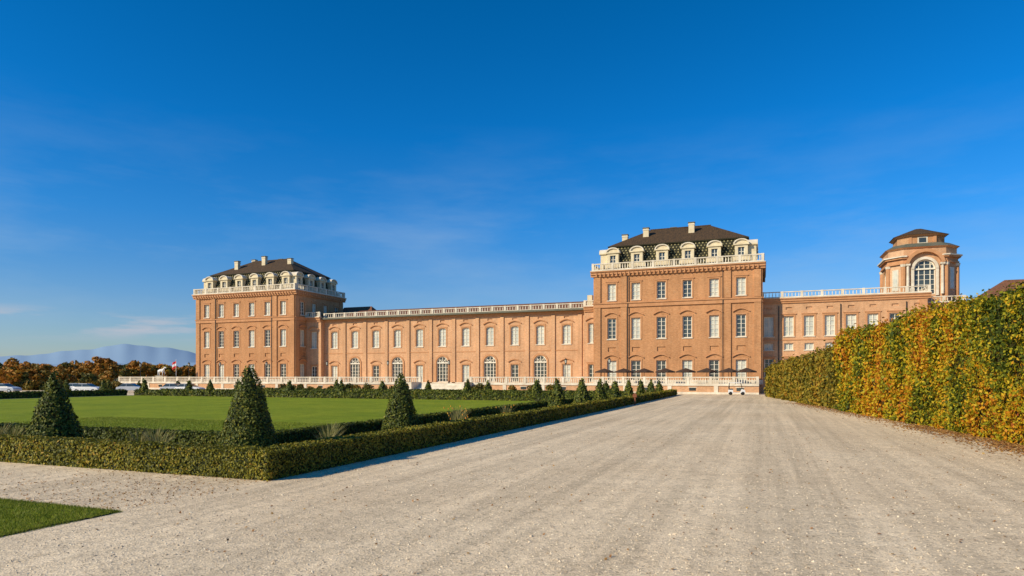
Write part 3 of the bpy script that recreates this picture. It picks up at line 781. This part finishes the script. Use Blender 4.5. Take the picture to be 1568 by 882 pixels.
for i in range(8):
    p = o[i]; B.mb('corner_pilasters', 'brick_trim').prism(p[0], p[1], 12.5, 20.1, .36, .36, 8, math.pi/8)
    B.mb('capitals', 'stone').prism(p[0], p[1], 20.1, 20.5, .40, .5, 8, math.pi/8)
for z0_, z1_, g, mt in ((20.52, 20.8, .3, 'brick_trim'), (20.803, 21.35, .16, 'brick_trim'), (21.353, 21.6, .5, 'brick_trim'), (21.603, 21.8, .7, 'stone')):
    I = octo(tx, ty, hw+.003, ch, 0); O_ = octo(tx, ty, hw+g, ch+g*.42, 0)
    for i in range(8):
        j = (i+1) % 8
        segs = [(0, 1)] if i != 0 else [(0, .12), (.88, 1)]
        for s0_, s1_ in segs:
            L2 = lambda A, f, z: (A[i][0]+(A[j][0]-A[i][0])*f, A[i][1]+(A[j][1]-A[i][1])*f, z)
            B.mb('entablature_'+mt, mt).hexa([L2(I, s0_, z0_), L2(I, s1_, z0_), L2(O_, s1_, z0_), L2(O_, s0_, z0_)],
                                          [L2(I, s0_, z1_), L2(I, s1_, z1_), L2(O_, s1_, z1_), L2(O_, s0_, z1_)])
m = B.mb('arched_pediment', 'brick_trim')
for i in range(K):
    a0, a1 = math.pi*(i*.86/K+.07), math.pi*((i+1)*.86/K+.07)
    lo = [(2.3, a0), (2.3, a1), (2.8, a1), (2.8, a0)]
    m.hexa([fr.p(u+r*math.cos(a), 19.95+r*math.sin(a), .003) for r, a in lo], [fr.p(u+r*math.cos(a), 19.95+r*math.sin(a), .7) for r, a in lo])
B.mb('top_cornice', 'brick_trim').hexa(octo(tx, ty, hw+.12, ch+.05, 22.903), octo(tx, ty, hw+.4, ch+.17, 23.15))
B.mb('skirt_roof', 'zinc').hexa(octo(tx, ty, hw+.36, ch+.15, 23.153), octo(tx, ty, 3.9, 1.6, 23.9))
B.mb('lantern_walls', 'brick').hexa(octo(tx, ty, 3.3, 1.35, 23.6), octo(tx, ty, 3.3, 1.35, 25.1))
B.mb('lantern_window', 'glass_dark').box(tx-.5, tx+.5, ty-3.36, ty-3.335, 24.1, 24.85)
B.mb('lantern_window_frame', 'stone').box(tx-.7, tx+.7, ty-3.33, ty-3.303, 23.95, 25.0)
for q in (-1.7, 1.7): B.mb('lantern_pilasters', 'brick_trim').box(tx+q-.2, tx+q+.2, ty-3.4, ty-3.303, 23.9, 25.1)
B.mb('lantern_cornice', 'brick_trim').hexa(octo(tx, ty, 3.5, 1.45, 25.103), octo(tx, ty, 3.75, 1.55, 25.35))
B.mb('lantern_roof', 'tile').hexa(octo(tx, ty, 3.9, 1.6, 25.353), octo(tx, ty, .5, .2, 26.85))
B.finish()

# building beyond hedge
B = Bld('brick_outbuilding')
hx0, hx1, hy0, hy1 = 30.0, 44, 112, 122
for fr, w in ((Frame((hx0, hy0), (1, 0), (0, -1)), 14), (Frame((hx0, hy1), (0, -1), (-1, 0)), 10), (Frame((hx1, hy0), (0, 1), (1, 0)), 10)):
    wall(B, fr, w, 0, 13.9, [dict(u=uu, w=1.3, z0=9.5, z1=12, hood='flat') for uu in np.arange(2, w-1, 3)], 'brick')
c = [(hx0-.5, hy0-.5, 13.9), (hx1+.5, hy0-.5, 13.9), (hx1+.5, hy1+.5, 13.9), (hx0-.5, hy1+.5, 13.9)]
r0, r1 = (hx0+3.5, 117, 17.0), (hx1-4.5, 117, 17.0)
m = B.mb('roof', 'tile_red'); m.poly([c[0], c[1], r1, r0]); m.poly([c[1], c[2], r1]); m.poly([c[2], c[3], r0, r1]); m.poly([c[3], c[0], r0])
B.mb('chimney', 'brick').box(hx0+6, hx0+7, 115, 116, 15, 17.4)
B.finish()

# ---------------------------------------------------------------- terrace
B = Bld('palace_terrace')
TX0, TX1, TY = -131, -.6, 102
B.mb('terrace_walls', 'brick_light').box(TX0, TX1, TY, 140, 0, FLOOR-.2)
B.mb('terrace_paving', 'gravel').box(TX0+.01, TX1-.01, TY+.02, 139.9, FLOOR-.2, FLOOR)
fr = Frame((TX0, TY), (1, 0), (0, -1)); W = TX1-TX0
B.lbox('coping', 'stone', fr, 0, W, FLOOR-.16, FLOOR+.06, -.25, .14)
B.lbox('plinth', 'stone', fr, 0, W, 0, .3, .003, .12)
bal = B.mb('balustrade', 'stone')
s0, s1 = 74.5, 84.0
balustrade(bal, fr, 0, s0, FLOOR+.06, 2.6, n=-.05, pier=3.4, sp=.34)
balustrade(bal, fr, s1, W, FLOOR+.06, 2.6, n=-.05, pier=3.4, sp=.34)
f2 = Frame((TX1, TY), (0, 1), (1, 0)); balustrade(bal, f2, .3, 7.4, FLOOR+.06, 2.6, n=-.2)
for i in range(int(W/6.8)):
    u = 2+6.8*i
    if s0-2 < u < s1+1: continue
    B.lbox('wall_piers', 'stone', fr, u-.3, u+.3, .303, FLOOR-.17, .003, .10)
    B.lbox('vents', 'glass_dark', fr, u+2.9, u+3.9, .5, .95, .003, .02)
    B.lbox('vent_frames', 'stone', fr, u+2.75, u+4.05, .96, 1.06, .003, .06)
for i in range(9):
    B.lbox('steps', 'stone', fr, s0, s1, 0, FLOOR-.155*i-.02, .145+.34*i, .145+.34*(i+1)-.001)
for s in (s0-.5, s1):
    B.lbox('stair_walls', 'stone', fr, s, s+.5, 0, FLOOR+.3, .145, 3.4)
B.finish()

def parasol(x, y, z):
    e = empty('parasol'); mb = MB(); mb.prism(0, 0, 0, 2.55, .04, .04, 8); mb.prism(0, 0, 0, .1, .35, .35, 12)
    mb.build('pole', M['metal_dark'], e)
    mb = MB(); n = 8; R_ = 1.6
    ring = [(R_*math.cos(math.pi/8+2*math.pi*i/n), R_*math.sin(math.pi/8+2*math.pi*i/n), 2.05) for i in range(n)]
    low = [(p[0], p[1], 1.87) for p in ring]
    for i in range(n):
        j = (i+1) % n; mb.poly([ring[i], ring[j], (0, 0, 2.6)]); mb.poly([low[i], low[j], ring[j], ring[i]])
    mb.build('canopy', M['canvas'], e); e.location = (x, y, z)
for x in (-24.5, -21.3, -18, -14.6, -11.4, -8.2, -5, -2.4): parasol(x, 106.2+random.uniform(-.5, .5), FLOOR)

def lamp(x, y, z):
    e = empty('street_lamp'); mb = MB()
    mb.prism(0, 0, 0, .5, .16, .1, 8); mb.prism(0, 0, .5, 3.3, .055, .04, 8); mb.prism(0, 0, 3.3, 3.45, .12, .18, 6)
    mb.prism(0, 0, 4.0, 4.25, .28, .05, 6); mb.prism(0, 0, 4.25, 4.4, .04, .01, 6)
    for i in range(6):
        a = math.pi/3*i; mb.tube([(.17*math.cos(a), .17*math.sin(a), 3.45), (.25*math.cos(a), .25*math.sin(a), 4.0)], .015, 4)
    mb.build('post', M['metal_dark'], e)
    mb = MB(); mb.prism(0, 0, 3.46, 3.99, .14, .22, 6); mb.build('glass', M['glass_pale'], e)
    e.location = (x, y, z)
for x in (-113, -104.5, -92.5, -78, -64.5, -52, -30.5, -23.2, -127): lamp(x, 104, FLOOR)

def car(x, y, rot, paint):
    e = empty('parked_car'); L, Wd = 4.3, 1.72
    prof = [(-2.15, .35), (-2.12, .75), (-1.95, .92), (-1.2, 1.0), (1.1, 1.0), (1.95, .85), (2.15, .65), (2.15, .32)]
    mb = MB(); mb.hexa([(p[0], -Wd/2, p[1]) for p in prof], [(p[0], Wd/2, p[1]) for p in prof])
    o = mb.build('body', M[paint], e); md = o.modifiers.new('b', 'BEVEL'); md.width = .06; md.segments = 2
    cab = [(-1.75, .98), (-1.25, 1.42), (.25, 1.46), (1.1, .98)]
    mb = MB(); mb.hexa([(p[0], -Wd/2+.1+(.12 if p[1] > 1.2 else 0), p[1]) for p in cab], [(p[0], Wd/2-.1-(.12 if p[1] > 1.2 else 0), p[1]) for p in cab])
    mb.build('windows', M['glass_dark'], e)
    mb = MB(); mb.box(-1.22, .24, -Wd/2+.2, Wd/2-.2, 1.43, 1.5)
    for s in (-1, 1):
        mb.tube([(-.5, s*(Wd/2-.1), .98), (-.5, s*(Wd/2-.2), 1.44)], .05, 4)
    o = mb.build('roof', M[paint], e); md = o.modifiers.new('b', 'BEVEL'); md.width = .03
    mb = MB()
    for wx in (-1.35, 1.35):
        for s in (-1, 1): mb.tube([(wx, s*Wd/2*.78, .32), (wx, s*(Wd/2+.02), .32)], .32, 16)
    mb.build('wheels', M['tyre'], e)
    mb = MB()
    for wx in (-1.35, 1.35):
        for s in (-1, 1): mb.tube([(wx, s*(Wd/2+.021), .32), (wx, s*(Wd/2+.03), .32)], .2, 12)
    mb.build('hubcaps', M['silver_paint'], e)
    e.location = (x, y, .004); e.rotation_euler = (0, 0, rot)
for (x, y, r, p) in ((-102, 74, .35, 'white_paint'), (-98.5, 79, .4, 'silver_paint'), (-115, 69.5, .3, 'silver_paint'), (-86.5, 79.8, .3, 'white_paint'), (-90.5, 80.5, .35, 'silver_paint'), (-107, 76, .3, 'silver_paint')):
    car(x, y, r, p)

e = empty('golf_cart'); mb = MB()
gp = [(-1.1, .3), (-1.1, .75), (-.5, .75), (-.45, .35), (.5, .35), (.75, .85), (1.15, .7), (1.2, .3)]
mb.hexa([(p[0], -.55, p[1]) for p in gp], [(p[0], .55, p[1]) for p in gp])
mb.box(-1.0, .75, -.58, .58, 1.72, 1.8); mb.build('body', M['white_paint'], e)
mb = MB(); mb.box(-.95, -.45, -.5, .5, .76, .9); mb.box(-1.05, -.93, -.5, .5, .9, 1.3)
for s in (-.52, .52):
    mb.tube([(-1.0, s, .75), (-.95, s, 1.72)], .025, 6); mb.tube([(.8, s, .85), (.6, s, 1.72)], .025, 6)
mb.tube([(.65, .2, .85), (.4, .2, 1.05)], .02, 6); mb.build('seat_and_posts', M['metal_dark'], e)
mb = MB()
for wx in (-.8, .85):
    for s in (-1, 1): mb.tube([(wx, s*.42, .24), (wx, s*.6, .24)], .24, 14)
mb.build('wheels', M['tyre'], e)
e.location = (-3.6, 98.5, .004); e.rotation_euler = (0, 0, .1)

e = empty('wooden_post'); mb = MB()
mb.box(-.06, .06, -.06, .06, 0, 1.05); mb.hexa([(-.08, -.08, 1.05), (.08, -.08, 1.05), (.08, .08, 1.05), (-.08, .08, 1.05)], [(-.01, -.01, 1.15), (.01, -.01, 1.15), (.01, .01, 1.15), (-.01, .01, 1.15)])
mb.box(-.18, .18, -.09, -.065, .7, 1.0)
mb.build('post', M['wood'], e); e.location = (-11.1, 60.5, 0)

# horse statue on pedestal
e = empty('horse_statue'); mb = MB(); mb.box(-1.0, 1.0, -.45, .45, 0, 1.3); mb.box(-1.12, 1.12, -.57, .57, 1.3, 1.42); mb.build('pedestal', M['stone'], e)
J = [((0, 0, 1.15), .30), ((.55, 0, 1.18), .30), ((-.55, 0, 1.2), .31), ((.85, 0, 1.5), .19), ((1.05, 0, 1.85), .13), ((1.3, 0, 1.8), .11), ((1.52, 0, 1.62), .07),
     ((-.85, 0, 1.2), .08), ((-1.05, 0, .8), .06)]
E = [(0, 1), (0, 2), (1, 3), (3, 4), (4, 5), (5, 6), (2, 7), (7, 8)]
for (bx_, s, lift) in ((.6, .17, .3), (.6, -.17, 0)):
    k = len(J); J += [((bx_, s, .85), .12), ((bx_+.06+lift, s, .5+lift*.5), .07), ((bx_+lift*.6, s, .08+lift*.6), .055)]; E += [(1, k), (k, k+1), (k+1, k+2)]
for s in (.17, -.17):
    k = len(J); J += [((-.5, s, .88), .15), ((-.72, s, .48), .07), ((-.62, s, .06), .055)]; E += [(2, k), (k, k+1), (k+1, k+2)]
me = bpy.data.meshes.new('horse'); me.from_pydata([j[0] for j in J], E, []); o = bpy.data.objects.new('horse', me); link(o, e)
md = o.modifiers.new('skin', 'SKIN')
for i, j in enumerate(J): me.skin_vertices[0].data[i].radius = (j[1], j[1])
me.skin_vertices[0].data[0].use_root = True
o.modifiers.new('s', 'SUBSURF').levels = 1; me.materials.append(M['marble']); o.location = (0, 0, 1.42)
e.location = (-121.5, 104.5, FLOOR)

# flag
e = empty('flag'); mb = MB(); mb.prism(0, 0, 0, 6.5, .05, .03, 8); mb.build('pole', M['white_paint'], e)
for k, mt in enumerate(('red', 'white_paint', 'red')):
    mb = MB()
    for i in range(6):
        f = lambda q: (-.05-.22*q*.9, .12*math.sin(q*1.3))
        a, b = f(i), f(i+1); z0_, z1_ = 4.6+.5*k, 5.1+.5*k; dr = -.09
        mb.poly([(a[0], a[1], z0_+dr*i), (b[0], b[1], z0_+dr*(i+1)), (b[0], b[1], z1_+dr*(i+1)), (a[0], a[1], z1_+dr*i)])
    mb.build('cloth', M[mt], e)
e.location = (-119.4, 106.5, 0)

def shrub_mass(name, items, mat, leaf, dens=1.0, parent=None, huev=None):
    par = empty(name); VV = []; RR = []
    for (x, y, z, rx, ry, rz) in items:
        hue = rng.uniform(0, 1) if huev is None else rng.normal(huev, .12)
        for c in range(10):
            v = rng.normal(size=3); v /= np.linalg.norm(v); v *= rng.uniform(.3, .75)
            cc = np.array([x+v[0]*rx, y+v[1]*ry, z+v[2]*rz]); r = rng.uniform(.35, .6)
            n = int(90*dens); q = rng.normal(size=(n, 3)); q /= np.linalg.norm(q, axis=1, keepdims=True)
            P = cc+q*np.array([rx, ry, rz])*r*rng.uniform(.8, 1.05, (n, 1)); P[:, 2] = np.maximum(P[:, 2], .05)
            VV.append(leaves(P, q, leaf, .8)); RR.append(np.clip(hue+rng.normal(size=n)*.12+rng.normal()*.08, 0, 1))
    quads_obj('leaves', np.concatenate(VV), mat, np.concatenate(RR), par)
    return par
its = []
for x in np.arange(-84, -30, 2.0):
    if -58 < x < -46: continue
    if random.random() < .75: r = random.uniform(.4, .8); its.append((x+random.uniform(-.6, .6), 99.3, r*.9, r*1.3, r, r))
shrub_mass('shrubs', its, M['treeleaf'], .28, .5, huev=.12)

# ---------------------------------------------------------------- distant trees
def ray(px, depth):
    r = (px-784)/1000*depth
    return (r*math.cos(YAW)-depth*math.sin(YAW), r*math.sin(YAW)+depth*math.cos(YAW))
def tree_mass(name, specs, leaf_k=.0035):
    par = empty(name); VV = []; RR = []; mb = MB()
    for (x, y, h, w, hue) in specs:
        d = math.hypot(x, y); s = max(.3, leaf_k*d)
        mb.prism(x, y, 0, h*.55, .28, .14, 6)
        for q in range(4):
            a = random.uniform(0, 6.28); mb.tube([(x, y, h*.3), (x+math.cos(a)*w*.5, y+math.sin(a)*w*.5, h*.62)], .09, 5)
        for c in range(20):
            v = rng.normal(size=3); v /= np.linalg.norm(v); v *= rng.uniform(.2, .85)
            cc = np.array([x+v[0]*w, y+v[1]*w, h*.58+v[2]*h*.38]); r = rng.uniform(.25, .42)*w
            n = 60; q = rng.normal(size=(n, 3)); q /= np.linalg.norm(q, axis=1, keepdims=True)
            P = cc+q*np.array([r, r, r*.8])*rng.uniform(.6, 1.1, (n, 1))
            VV.append(leaves(P, q, s, .5)); RR.append(np.clip(hue+rng.normal(size=n)*.1+rng.normal()*.1, 0, 1))
    mb.build('trunks', M['bark'], par)
    quads_obj('leaves', np.concatenate(VV), M['treeleaf'], np.concatenate(RR), par)
sp = []
for px_ in np.arange(-420, 330, 13):
    dd_ = random.uniform(240, 300); p = ray(px_+random.uniform(-5, 5), dd_)
    h = random.choice([7, 8, 9, 9.5]) * 1.0
    if px_ > 260: h *= .8
    sp.append((p[0], p[1], h, h*.45, random.choice([.2, .4, .5, .65, .75])))
sp += [(*ray(157, 225), 10.0, 5.0, .66), (*ray(118, 250), 9.6, 4.2, .5), (*ray(210, 230), 8.4, 3.6, .6), (*ray(28, 235), 8.6, 4.0, .6)]
tree_mass('distant_trees', sp)
sp = []
for px_ in np.arange(-420, 175, 15):
    dd_ = random.uniform(135, 165); p = ray(px_+random.uniform(-5, 5), dd_)
    h = random.uniform(3.2, 4.6); sp.append((p[0], p[1], h, h*.5, random.choice([.05, .2, .4, .6])))
sp += [(*ray(15, 125), 4.8, 2.4, .8), (*ray(95, 130), 4.8, 2.2, .5)]
tree_mass('tree_row', sp)
its = []
for px_ in np.arange(-420, 185, 9):
    p = ray(px_, 128+random.uniform(-3, 3)); its.append((p[0], p[1], .8, 1.6, 1.4, 1.0))
shrub_mass('dark_shrubs', its, M['treeleaf'], .4, .5, huev=.15)
sp = []
for px_ in np.arange(-700, 340, 9):
    p = ray(px_, random.uniform(520, 640)); sp.append((p[0], p[1], random.uniform(10, 15), random.uniform(6, 8), random.choice([.2, .4, .6])))
tree_mass('far_trees', sp, .0045)

# mountains: soft-profiled far ranges
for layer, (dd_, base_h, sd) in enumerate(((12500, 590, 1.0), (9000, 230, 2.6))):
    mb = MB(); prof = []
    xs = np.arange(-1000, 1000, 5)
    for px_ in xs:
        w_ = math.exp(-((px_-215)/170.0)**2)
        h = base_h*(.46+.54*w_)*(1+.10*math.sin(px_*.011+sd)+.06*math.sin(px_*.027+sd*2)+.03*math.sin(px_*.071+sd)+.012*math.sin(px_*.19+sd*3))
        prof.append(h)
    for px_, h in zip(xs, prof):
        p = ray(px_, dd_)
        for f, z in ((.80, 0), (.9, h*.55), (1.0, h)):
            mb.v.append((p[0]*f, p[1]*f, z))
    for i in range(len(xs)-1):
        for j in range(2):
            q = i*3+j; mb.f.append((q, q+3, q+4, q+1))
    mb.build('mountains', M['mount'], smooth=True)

# ---------------------------------------------------------------- light
EL = math.radians(30); hx, hy = .64, .768
dvec = Vector((hx*math.cos(EL), hy*math.cos(EL), -math.sin(EL)))
L = bpy.data.lights.new('sun', 'SUN'); L.energy = 5.0; L.angle = math.radians(.5); L.color = (1, .86, .63)
lo = bpy.data.objects.new('sun', L); COL.objects.link(lo); lo.rotation_euler = dvec.to_track_quat('-Z', 'Y').to_euler()
lo.location = (-20, -20, 40)
w = bpy.data.worlds.new('World'); scene.world = w; w.use_nodes = True; nt = w.node_tree
bg = nt.nodes['Background']
sky = nt.nodes.new('ShaderNodeTexSky'); sky.sky_type = 'NISHITA'; sky.sun_disc = False
sky.sun_elevation = EL; sky.sun_rotation = math.atan2(-hx, -hy) % (2*math.pi)
sky.air_density = 1.0; sky.dust_density = .4; sky.ozone_density = 3.0; sky.altitude = 300
hs = nt.nodes.new('ShaderNodeHueSaturation'); hs.inputs['Saturation'].default_value = 1.15; hs.inputs['Value'].default_value = 1.9
nt.links.new(sky.outputs[0], hs.inputs['Color'])
tc = nt.nodes.new('ShaderNodeTexCoord')
def wn(scale, ms, loc=(0, 0, 0), rot=(0, 0, 0)):
    mp = nt.nodes.new('ShaderNodeMapping'); mp.inputs['Scale'].default_value = ms; mp.inputs['Location'].default_value = loc; mp.inputs['Rotation'].default_value = rot
    nt.links.new(tc.outputs['Generated'], mp.inputs[0])
    n_ = nt.nodes.new('ShaderNodeTexNoise'); n_.inputs['Scale'].default_value = scale; n_.inputs['Detail'].default_value = 7; n_.inputs['Roughness'].default_value = .6
    nt.links.new(mp.outputs[0], n_.inputs['Vector']); return n_.outputs['Fac']
sep = nt.nodes.new('ShaderNodeSeparateXYZ'); nt.links.new(tc.outputs['Generated'], sep.inputs[0])
tint = ramp(nt, sep.outputs[2], [(0, (.50, .52, .60)), (.10, (.40, .545, .72)), (.22, (.15, .57, .87)), (.34, (.03, .565, .90)), (.5, (.005, .54, .82))])
base = mixc(nt, 1.0, hs.outputs[0], tint, 'MULTIPLY')
low = ramp(nt, sep.outputs[2], [(.045, 0.), (.062, 1.), (.074, 1.), (.09, 0.)])
c1 = ramp(nt, wn(6, (1, 1, 7)), [(.50, 0.), (.64, .8)])
fac1 = mixc(nt, 1.0, low, c1, 'MULTIPLY')
wisp = ramp(nt, wn(2.4, (1, 1, 4.0), (3, 1, 0), (.25, .12, 0)), [(.45, 0.), (.78, .36)])
wm = ramp(nt, sep.outputs[2], [(.05, .6), (.16, 1.), (.36, 0.)])
fac2 = mixc(nt, 1.0, wisp, wm, 'MULTIPLY')
wisp2 = ramp(nt, wn(3.2, (1.2, .5, 6.0), (7, 2, 1), (.1, .3, .4)), [(.52, 0.), (.8, .22)])
fac3 = mixc(nt, 1.0, wisp2, wm, 'MULTIPLY')
c = mixc(nt, fac2, base, (4.4, 6.2, 8.2))
c = mixc(nt, fac3, c, (5.0, 6.4, 8.0))
c = mixc(nt, fac1, c, (5.8, 6.1, 7.0))
nt.links.new(c, bg.inputs['Color']); bg.inputs['Strength'].default_value = .085

# ---------------------------------------------------------------- camera
cam = bpy.data.cameras.new('camera'); cam.sensor_width = 36; cam.lens = 36*1000/1568
cam.shift_y = 136/1568; cam.clip_end = 30000; cam.clip_start = .1
co = bpy.data.objects.new('camera', cam); COL.objects.link(co); co.location = (0, 0, CH); co.rotation_euler = (math.pi/2, 0, YAW)
scene.camera = co
scene.view_settings.view_transform = 'Standard'; scene.view_settings.look = 'None'; scene.view_settings.exposure = 0
